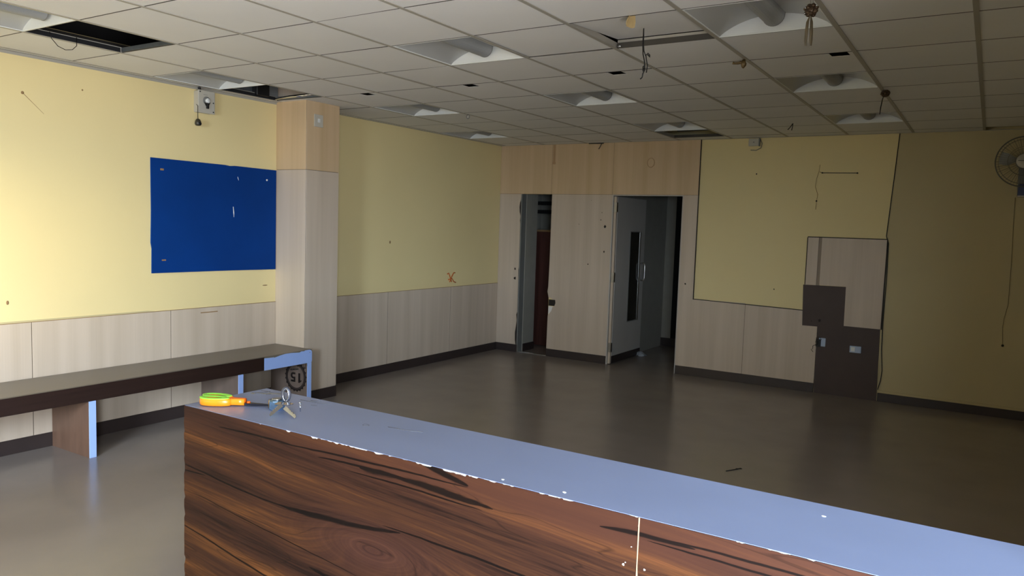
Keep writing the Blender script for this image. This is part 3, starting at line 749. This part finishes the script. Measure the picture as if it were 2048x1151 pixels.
def loop(u0, v0, lu, lv, n=28): return [(u0 + lu * math.cos(2 * math.pi * k / n), v0 + lv * (math.sin(2 * math.pi * k / n)) * (1 - .25 * math.cos(2 * math.pi * k / n))) for k in range(n)]
for s, u0, v0 in ((1, .042, .0155), (-1, .050, -.0165)):
    h = bar(loop(u0, v0, .043, .0165), .0072, .001, .0235, True).build('handle', ORANGE, sc)
    bar(loop(u0 - .003, v0, .041, .0164), .0064, .0215, .0262, True).build('grip_inlay', GREEN, h)
    bar([(u0 + .036, v0 * .80), (u0 + .055, v0 * .45), (.118, s * .006), (.136, s * .003)], .0082, .002, .0225).build('shank', ORANGE_D if s > 0 else ORANGE, h)
MB().prism([(sp_(u, v).x, sp_(u, v).y) for u, v in ((.128, -.007), (.15, -.008), (.225, -.002), (.23, .001), (.15, .008), (.128, .007))], 'z', KZ + .006, KZ + .0095).build('blade', BLADE, sc)
MB().prism([(sp_(u, v).x, sp_(u, v).y) for u, v in ((.13, -.004), (.16, -.005), (.222, .001), (.228, .004), (.15, .010), (.13, .010))], 'z', KZ + .0025, KZ + .0058).build('blade', BLADE, sc)
MB().lathe(sp_(.147, .002, .0095), [(.0058, 0), (.0058, .003), (.004, .005)], 'z', 14).build('pivot_cap', ORANGE_D, sc)

# ------------------------------------------------------------------ cam lock with its keys
lk = empty('cam_lock', (3.85, -.815, KZ), 'small chrome cabinet lock with two keys lying beside the scissors', 'lock')
LC = Vector((3.815, -.800, KZ))
MB().lathe(LC + Vector((0, 0, .0)), [(.0165, 0), (.0195, .002), (.0195, .0205), (.018, .0235), (.010, .024)], 'z', 10, False).build('lock_body', LOCKBL, lk)
MB().lathe(LC + Vector((-.006, .004, .0005)), [(.0192, .002), (.0198, .006), (.0198, .016), (.019, .0215)], 'z', 18).build('rear_sleeve', BRASS, lk)
MB().lathe(LC + Vector((0, 0, .0245)), [(.012, 0), (.012, .002), (.009, .003)], 'z', 18).build('key_plug', STEEL, lk)
# bent cam plate in front
def place(pts, o, a, tilt=0.0):
    ca, sa = math.cos(a), math.sin(a); out = []
    for u, v, z in pts:
        out.append((o[0] + u * ca - v * sa, o[1] + u * sa + v * ca, o[2] + z))
    return out
def plate(name, pts2, o, a, z_of, m, th=.0018):
    n = len(pts2); lo = [(u, v, z_of(u, v)) for u, v in pts2]; hi = [(u, v, z_of(u, v) + th) for u, v in pts2]
    vs = place(lo + hi, o, a)
    fs = [tuple(range(n - 1, -1, -1)), tuple(range(n, 2 * n))] + [(i, (i + 1) % n, n + (i + 1) % n, n + i) for i in range(n)]
    return MB().add(vs, fs).build(name, m, lk)
PO = (3.846, -.822, KZ)
plate('cam_plate', [(-.008, -.006), (.030, -.006), (.034, .0), (.034, .012), (.026, .016), (-.004, .016)], PO, .55, lambda u, v: .0215 - .1 * max(u - .02, 0), CHROME)
def key_blade(S, E, wv, teeth_side, m):
    """flat blade from S to E, wv = width direction, toothed on one edge"""
    S, E, wv = Vector(S), Vector(E), Vector(wv).normalized(); Lv = E - S; nn = Lv.cross(wv).normalized() * .0009
    prof = [(0, .0040), (.30, .0040), (.36, .0022), (.44, .0040), (.52, .0016), (.62, .0038), (.70, .0015), (.80, .0036), (.90, .0022), (1, .001)]
    pts = [S + Lv * t + wv * (1.35 * q * teeth_side) for t, q in prof] + [E - wv * (.0035 * teeth_side), S - wv * (.0042 * teeth_side)]
    n = len(pts); vs = [p + nn for p in pts] + [p - nn for p in pts]
    fs = [tuple(range(n)), tuple(range(2 * n - 1, n - 1, -1))] + [(i, n + i, n + (i + 1) % n, (i + 1) % n) for i in range(n)]
    return MB().add(vs, fs).build('key', m, lk)
key_blade((3.858, -.822, KZ + .021), (3.862, -.862, KZ + .0045), (.56, .28, -.75), -1, STEEL)
key_blade((3.872, -.826, KZ + .017), (3.925, -.838, KZ + .0045), (.54, .41, .72), 1, CHROME)
MB().tube([(3.895, -.797, KZ + .006), (3.894, -.797, KZ + .026)], .0012, 6).sphere((3.893, -.797, KZ + .027), .0035, 8, 6, (1, 1, .7)).build('pin', CHROME, lk)
# upright key bow: a dark ring on its neck, with a bright edge
bo = Vector((3.836, -.790, KZ + .016)); pts = []
def bow(r, w): return [bo + Vector((.9 * r * math.sin(a) * w, .45 * r * math.sin(a) * w, .022 + r * 1.25 * math.cos(a))) for a in [2 * math.pi * k / 24 for k in range(24)]]
MB().tube(bow(.0125, .72), .0042, 8, True).tube([bo + Vector((0, 0, -.004)), bo + Vector((0, 0, .009))], .0050, 8).build('key_bow', KEYBLK, lk)
MB().tube([p + Vector((.0035, -.004, 0)) for p in bow(.0125, .55)], .0011, 6, True).tube([bo + Vector((.004, -.003, .010)), bo + Vector((.008, -.002, -.002))], .0012, 6).build('bow_rim', CHROME, lk)

lk.scale = (1.22, 1.22, 1.22)

# ------------------------------------------------------------------ things on the left wall
nb = empty('notice_board', (.0, 1.83, 1.21), 'plain royal blue felt notice board on the left wall beside the column', 'notice board')
pl = [(1.226, 1.208), (1.9, 1.207), (2.452, 1.202), (2.452, 2.108), (2.0, 2.112), (1.95, 2.107), (1.90, 2.112), (1.222, 2.114), (1.225, 1.7), (1.220, 1.45), (1.228, 1.40)]
MB().prism(pl, 'x', .0005, .012).build('felt_panel', BLUE, nb)
MB().lathe((.012, 2.346, 2.013), [(.009, 0), (.009, .002), (.005, .004)], 'x', 10).build('pin_head', WHITE, nb)
MB().tube([(.0125, 1.985, 1.76), (.0125, 1.99, 1.71), (.0125, 1.992, 1.67)], [.003, .0045, .002], 5).tube([(.0125, 2.03, 2.02), (.0125, 2.04, 1.99)], .002, 5).build('scratch', WHITE, nb)['kind'] = 'stuff'
MB().box(.012, .0135, 1.30, 1.33, 2.02, 2.035).box(.012, .0135, 1.31, 1.345, 1.305, 1.315).build('staple', SCUFF, nb)['kind'] = 'stuff'

sb = empty('rotary_switch', (0, 1.70, 2.60), 'white rotary isolator switch box high on the left wall', 'switch')
MB().bbox(.0, .062, 1.605, 1.755, 2.515, 2.69, .008, 2).build('back_box', PLAST, sb)
MB().bbox(.058, .070, 1.600, 1.760, 2.511, 2.695, .007, 2).build('front_cover', PLAST, sb)
MB().lathe((.070, 1.678, 2.612), [(.034, 0), (.034, .004), (.030, .006)], 'x', 24).build('dial_ring', GREYPL, sb)
kn = MB().lathe((.076, 1.678, 2.612), [(.020, 0), (.020, .014), (.017, .018)], 'x', 20).build('knob', WHITE, sb)
MB().bbox(.074, .092, 1.668, 1.688, 2.548, 2.60, .004, 2).prism([(1.650, 2.60), (1.668, 2.568), (1.688, 2.568), (1.706, 2.60), (1.69, 2.588), (1.666, 2.588)], 'x', .074, .082).build('pointer', BLACK, kn)
for y, z in ((1.618, 2.68), (1.742, 2.602), (1.742, 2.528)):
    MB().lathe((.070, y, z), [(.006, 0), (.006, .001)], 'x', 10).build('screw_hole', BLACK, sb)
for k in range(5): MB().box(.070, .0705, 1.650 + .008 * k, 1.655 + .008 * k, 2.658, 2.662).build('mark', GREYPL, sb)
MB().tube([(.02, 1.655, 2.69), (.02, 1.645, 2.715), (.02, 1.635, 2.76)], .011, 8).build('cable', BLACK, sb)
hb = empty('bulb_holder', (.06, 1.60, 2.43), 'black lamp holder dangling on a thin wire below the rotary switch', 'lamp holder')
MB().tube([(.045, 1.6, 2.575), (.075, 1.592, 2.56), (.072, 1.594, 2.50), (.07, 1.597, 2.455)], .0025, 6).build('wire', BLACK, hb)
MB().lathe((.07, 1.598, 2.405), [(.008, .052), (.016, .046), (.023, .032), (.026, .014), (.022, .0), (.010, -.004)], 'z', 16).build('cup', mat('dark_olive_bakelite', srgb(58, 54, 42), .35, noise=.1), hb)
MB().lathe((.088, 1.60, 2.418), [(.016, 0), (.014, .007), (.009, .009)], 'x', 14).build('mouth', BLACK, hb)

def plate_x(name, x, y0, y1, z0, z1, label):
    o = empty(name, (x, (y0 + y1) / 2, z0), label, 'socket')
    MB().bbox(x, x + .009, y0, y1, z0, z1, .003, 2).build('cover_plate', PLAST, o)
    yc, zc = (y0 + y1) / 2, (z0 + z1) / 2
    MB().bbox(x + .009, x + .0115, yc - .014, yc + .014, zc - .014, zc + .018, .001, 1).build('insert', WHITE, o)
    MB().box(x + .0115, x + .012, yc - .003, yc + .003, zc - .010, zc - .004).box(x + .0115, x + .012, yc - .003, yc + .003, zc + .004, zc + .010).build('slot', GREYPL, o)
    return o
plate_x('wall_socket', cx1, 2.545, 2.65, 2.502, 2.612, 'small white socket plate high on the maple column')

# ------------------------------------------------------------------ things on the back wall
jb = empty('junction_box', (3.31, YB, 2.63), 'white square junction box under the ceiling on the back wall', 'junction box')
MB().bbox(3.257, 3.372, YB - .03, YB, 2.632, 2.712, .005, 2).build('housing', PLAST, jb)
MB().bbox(3.366, 3.380, YB - .036, YB, 2.628, 2.716, .003, 1).build('side_lip', GREYPL, jb)
MB().tube([(3.376, YB - .01, 2.71), (3.40, YB - .012, 2.66), (3.39, YB - .014, 2.61), (3.34, YB - .012, 2.585), (3.28, YB - .01, 2.59)], .004, 6).build('loose_wire', GREYPL, jb)
MB().lathe((3.314, YB - .03, 2.672), [(.006, 0), (.006, -.002)], 'y', 10).build('screw', GREYPL, jb)

def plate_y(name, x0, x1, y, z0, z1, label, m=PLAST):
    o = empty(name, ((x0 + x1) / 2, y, z0), label, 'socket')
    MB().bbox(x0, x1, y - .012, y, z0, z1, .003, 2).build('cover_plate', m, o)
    xc, zc = (x0 + x1) / 2, (z0 + z1) / 2
    MB().bbox(x0 + .012, xc - .004, y - .015, y - .012, z0 + .012, z1 - .012, .001, 1).build('rocker', WHITE, o)
    MB().bbox(xc + .004, x1 - .010, y - .0145, y - .012, z0 + .014, z1 - .014, .001, 1).build('socket_face', m, o)
    return o
BLUEWH = mat('bluish_white_plastic', srgb(176, 192, 216), .35, noise=.05)
YBB = YB - .018
plate_y('wall_socket', 4.425, 4.535, YBB, .475, .545, 'pale switched socket on the right of the bare brown board', BLUEWH)
so = empty('wall_socket', (4.15, YBB, .5), 'broken open socket with tangled wires at the left edge of the brown board', 'socket')
MB().bbox(4.118, 4.185, YBB - .008, YBB, .505, .595, .003, 1).build('cover_plate', BLUEWH, so)
MB().bbox(4.09, 4.14, YBB - .014, YBB - .008, .50, .58, .003, 1).build('open_box', BLACK, so)
rnd = random.Random(2)
for k in range(4):
    p = Vector((4.11, YBB - .012, .56)); pts = [p.copy()]
    for q in range(6):
        p = p + Vector((rnd.uniform(-.03, .022), rnd.uniform(-.012, .006), rnd.uniform(-.035, .022))); p.y = min(p.y, YBB - .014); pts.append(p.copy())
    MB().tube(pts, .0028, 5).build('wire', BLACK, so)

wc = empty('wall_cable', (4.71, YB - .02, .1), 'black cable running from the ceiling down beside the maple remnant panel', 'cable')
MB().tube([(4.747, YB - .006, H - .005), (4.72, YB - .006, 2.2), (4.692, YB - .006, 1.69), (4.700, YB - .026, 1.675), (4.717, YB - .012, 1.62), (4.722, YB - .01, 1.25), (4.718, YB - .01, .83), (4.724, YB - .01, .53), (4.742, YB - .01, .32), (4.735, YB - .01, .22), (4.715, YB - .02, .12)], .0042, 6).build('lead', BLACK, wc)
ww = empty('nail_wire', (4.01, YB, 2.0), 'thin loose wire with nails and a straight rod on the yellow back wall', 'wire')
MB().tube([(4.012, YB - .004, 2.42), (4.006, YB - .004, 2.35), (3.985, YB - .008, 2.27), (3.978, YB - .008, 2.19), (4.008, YB - .006, 2.11), (3.999, YB - .004, 2.04), (3.996, YB - .004, 1.95)], .002, 5).tube([(4.012, YB - .004, 2.345), (4.04, YB - .006, 2.335)], .003, 5).build('thin_wire', SCUFF, ww)
MB().tube([(4.04, YB - .006, 2.335), (4.38, YB - .006, 2.33)], .0035, 6).build('rod', BLACK, ww)
for x, z in ((4.04, 2.335), (4.38, 2.33), (3.999, 2.04)): MB().lathe((x, YB - .001, z), [(.008, 0), (.008, -.010)], 'y', 8).build('nail', BLACK, ww)
mb = MB(); mb.tube([(1.476, YB - .03, 2.715), (1.46, YB - .03, 2.68), (1.438, YB - .03, 2.644)], .005, 6).tube([(1.30, YB - .026, 2.716), (1.50, YB - .026, 2.714)], .006, 6)
tag(mb.build('wire_stub', BLACK), 'short black wire stub over the maple cladding between the openings', 'wire')

# wall fan at the right edge
FX, FY, FZ, FR = 5.80, 6.00, 2.405, .225
fn = empty('wall_fan', (FX, YB, FZ), 'grey wall mounted fan in the upper right corner of the back wall', 'fan')
mb = MB()
circ = lambda r, y, n=40: [(FX + r * math.cos(2 * math.pi * k / n), y, FZ + r * math.sin(2 * math.pi * k / n)) for k in range(n)]
mb.tube(circ(FR, FY, 48), .0055, 8, True)
for r, y in ((.20, FY - .025), (.13, FY - .042), (.07, FY - .046), (.2, FY + .03), (.12, FY + .05)): mb.tube(circ(r, y), .0016, 5, True)
for k in range(56):
    a = 2 * math.pi * k / 56; c, s = math.cos(a), math.sin(a)
    mb.tube([(FX + r * c, y, FZ + r * s) for r, y in ((FR, FY), (.2, FY - .025), (.13, FY - .042), (.06, FY - .046))], .0011, 4)
    if k % 2 == 0: mb.tube([(FX + r * c, y, FZ + r * s) for r, y in ((FR, FY), (.2, FY + .03), (.12, FY + .05), (.07, FY + .052))], .0011, 4)
mb.build('guard', mat('dull_guard_wire', srgb(96, 94, 84), .5, noise=.05), fn)
MB().lathe((FX, FY - .046, FZ), [(.062, .004), (.066, 0), (.060, -.007), (.0, -.010)], 'y', 32).build('badge', PLAST, fn)
MB().bbox(FX - .05, FX + .05, FY - .0585, FY - .0555, FZ + .002, FZ + .006, .0008, 1).build('badge_line', BLACK, fn)
for k in range(3):
    a0 = k * 2.094 + .75; vs = []; fs = []; n = 10
    for i in range(n + 1):
        t = i / n; r = .04 + .155 * t; wdt = .35 + .42 * math.sin(math.pi * min(t * 1.1, 1) * .8)
        for j in range(5):
            a = a0 + wdt * (j / 4 - .3); vs.append((FX + r * math.cos(a), FY - .012 + .026 * (j / 4), FZ + r * math.sin(a)))
    for i in range(n):
        for j in range(4): fs.append((i * 5 + j, i * 5 + j + 1, (i + 1) * 5 + j + 1, (i + 1) * 5 + j))
    MB().add(vs, fs, True).build('blade', FANBL, fn, fix=False)
MB().lathe((FX, FY + .005, FZ), [(.04, -.02), (.042, .0), (.03, .02)], 'y', 20).build('hub', GREYPL, fn)
MB().lathe((FX, FY + .05, FZ), [(.05, 0), (.062, .02), (.062, .09), (.045, .13)], 'y', 24).build('motor', GREYPL, fn)
MB().bbox(FX - .035, FX + .035, FY + .13, YB, FZ - .25, FZ + .03, .01, 2).build('bracket', GREYPL, fn)
bx = MB().bbox(FX - .03, FX + .09, FY + .05, YB, FZ - .31, FZ - .20, .006, 2).build('control_box', BLUEBOX, fn)
MB().box(FX - .032, FX + .092, FY + .046, FY + .06, FZ - .315, FZ - .305).build('trim_strip', PLAST, bx)
fc = empty('pull_cord', (5.76, YB, .7), 'thin cord hanging from the wall fan down the back wall', 'cord')
MB().tube([(5.757, YB - .008, 2.09), (5.762, YB - .006, 1.8), (5.771, YB - .005, 1.5), (5.773, YB - .005, 1.08), (5.75, YB - .006, .95), (5.745, YB - .006, .86), (5.757, YB - .006, .70)], .0018, 6).build('string', mat('dull_cord', srgb(110, 96, 66), .8, noise=.1), fc)
MB().sphere((5.757, YB - .008, .692), .012, 8, 6, (1, .6, 1)).build('knot', BLACK, fc)

# ------------------------------------------------------------------ clear doorstop and litter
ds = empty('plastic_wrap', (1.74, 7.22, 0), 'crumpled clear plastic wrap at the foot of the grey door', 'plastic wrap')
mb = MB(); n = 9; vs = []; fs = []; rnd = random.Random(8)
for i in range(n):
    for j in range(5):
        u, v = i / (n - 1) - .5, j / 4 - .5
        vs.append((1.69 + u * .24 + rnd.uniform(-.01, .01), 7.12 + v * .12 + rnd.uniform(-.01, .01), max(.002, .055 * (1 - (2 * u) ** 2) * (1 - (2 * v) ** 2) + rnd.uniform(0, .016))))
for i in range(n - 1):
    for j in range(4): fs.append((i * 5 + j, (i + 1) * 5 + j, (i + 1) * 5 + j + 1, i * 5 + j + 1))
mb.add(vs, fs); mb.build('film', CLEARP, ds)
tag(MB().tube([(4.13, 2.93, .003), (4.18, 3.02, .003), (4.20, 3.06, .003)], .003, 5).tube([(4.17, 3.03, .003), (4.21, 3.05, .003)], .002, 5).build('wire_scrap', BLACK), 'short dark wire scrap lying on the open floor', 'wire')

# ------------------------------------------------------------------ things hanging from the ceiling
hc = empty('hanging_cable', (3.955, 1.526, H), 'looped black cable hanging from the lifted ceiling tile', 'cable')
y = 1.526
MB().tube([(3.953, y, H + .02), (3.952, y, 2.66), (3.956, y, 2.61), (3.966, y, 2.57), (3.968, y, 2.54), (3.960, y, 2.522), (3.957, y + .006, 2.545), (3.964, y + .01, 2.555), (3.968, y + .006, 2.53), (3.960, y, 2.508), (3.956, y, 2.488), (3.946, y, 2.480)], .0034, 6).build('strand', BLACK, hc)
MB().tube([(3.955, y - .004, H + .02), (3.958, y - .004, 2.66), (3.962, y - .004, 2.625), (3.972, y - .004, 2.60), (3.985, y - .004, 2.612), (3.996, y - .004, 2.60), (3.998, y - .004, 2.59), (3.985, y - .006, 2.603), (3.974, y - .006, 2.606), (3.978, y - .006, 2.58), (3.986, y - .006, 2.55), (3.982, y - .006, 2.51)], .0030, 6).build('strand', BLACK, hc)
tp = empty('paper_scrap', (4.02, 1.2, H), 'torn yellowed paper scrap taped to the ceiling near the hanging cable', 'paper')
MB().add([(4.008, 1.195, H - .004), (4.046, 1.197, H - .003), (4.052, 1.19, H - .035), (4.050, 1.186, H - .064), (4.034, 1.184, H - .066), (4.004, 1.186, H - .052), (4.008, 1.192, H - .02)], [(0, 1, 2, 3, 4, 5, 6)]).build('sheet', PAPER, tp)
MB().tube([(4.02, 1.186, H - .003), (4.012, 1.180, H - .028), (4.008, 1.178, H - .046)], [.003, .0045, .003], 5).build('curl', PAPER, tp)
orn = empty('hanging_ornament', (4.888, 1.1, 2.6), 'brown rosette ornament with gold ribbon tails hanging on threads', 'ornament')
O = Vector((4.888, 1.1, 2.622))
MB().tube([(4.884, 1.1, H - .003), (4.884, 1.1, 2.64)], .0008, 4).tube([(4.897, 1.1, H - .003), (4.894, 1.1, 2.64)], .0008, 4).build('thread', GREYPL, orn)
rnd = random.Random(11); mb = MB()
for k in range(16):
    a = 2 * math.pi * k / 16; r = .016 + .006 * (k % 2)
    c = O + Vector((r * math.cos(a), rnd.uniform(-.012, .012), r * math.sin(a) * .95))
    mb.sphere(c, .0105, 8, 6, (1, .8, .8), .15)
mb.sphere(O, .018, 10, 8, (1, .8, 1), .1)
mb.build('rosette', BRONZE, orn)
for p in ((.024, -.012, .012), (.026, -.012, -.008), (-.022, -.012, -.014), (-.02, -.014, .008)):
    MB().sphere(O + Vector(p), .0034, 8, 6).build('bead', CHROME, orn)
for s, x0 in ((-1, -.006), (1, .004)):
    pts = [O + Vector((x0 * .3, -.004, -.024)), O + Vector((x0 * 1.4, -.008, -.05)), O + Vector((x0 * 1.8, -.008, -.09)), O + Vector((x0 * 2.0, -.006, -.125)), O + Vector((x0 * 1.9, -.004, -.148))]
    vs = []; W = [.002, .006, .007, .006, .004]
    for p, w_ in zip(pts, W): vs += [p + Vector((-w_, .003 * s, 0)), p + Vector((0, -.005, 0)), p + Vector((w_, .003 * s, 0))]
    fs = []
    for i in range(4):
        for j in range(2): fs.append((i * 3 + j, i * 3 + j + 1, (i + 1) * 3 + j + 1, (i + 1) * 3 + j))
    MB().add(vs, fs, True).build('ribbon', OLIVE, orn, fix=False)
br = empty('foil_bow', (4.245, 2.36, H), 'crumpled gold foil bow stuck under a ceiling tee', 'decoration')
MB().sphere((4.258, 2.35, H - .030), .020, 10, 8, (.8, .7, 1.2), .18).build('loop', GOLD, br)
MB().tube([(4.262, 2.36, H - .002), (4.25, 2.352, H - .02), (4.228, 2.35, H - .024), (4.205, 2.35, H - .024), (4.194, 2.35, H - .020)], [.006, .010, .008, .006, .009], 7).build('tail', GOLD, br)
pm = empty('hanging_rosette', (4.886, 3.7, H), 'small dark rosette with one ribbon hanging at the ceiling on the right', 'ornament')
rnd = random.Random(5); mb = MB()
for k in range(11):
    a = 2 * math.pi * k / 11
    mb.sphere((4.888 + .02 * math.cos(a), 3.7 + rnd.uniform(-.008, .008), 2.696 + .016 * math.sin(a)), .0125, 8, 6, (1, .8, .8), .15)
mb.sphere((4.888, 3.7, 2.696), .016, 8, 6); mb.build('rosette', BRONZE, pm)
MB().tube([(4.88, 3.698, 2.685), (4.872, 3.696, 2.65), (4.865, 3.695, 2.60), (4.862, 3.695, 2.55)], [.0025, .0035, .0038, .003], 6).build('ribbon', HOLE, pm)
MB().tube([(4.886, 3.7, H - .002), (4.886, 3.7, 2.70)], .0012, 4).build('thread', GREYPL, pm)
vw = empty('forked_wire', (3.93, 5.23, H), 'forked black wire ends poking down from a far ceiling tile', 'wire')
MB().tube([(3.932, 5.23, H + .002), (3.91, 5.23, 2.69), (3.887, 5.23, 2.665)], .0042, 6).tube([(3.932, 5.23, H + .002), (3.930, 5.225, 2.69), (3.924, 5.225, 2.658)], .0042, 6).build('strand', BLACK, vw)
hk = empty('ceiling_hook', (1.285, 3.66, H), 'small pale hook ring hanging from the ceiling left of centre', 'hook')
MB().tube([(1.285 + .016 * math.cos(a), 3.66, H - .026 + .02 * math.sin(a)) for a in [2 * math.pi * k / 14 for k in range(14)]], .0045, 6, True).build('ring', GREYPL, hk)
MB().sphere((1.285, 3.656, H - .028), .011, 8, 6, (1, .6, 1.2)).build('tag', PLAST, hk)

for o in bpy.data.objects:
    if '_loc' in o: del o['_loc']
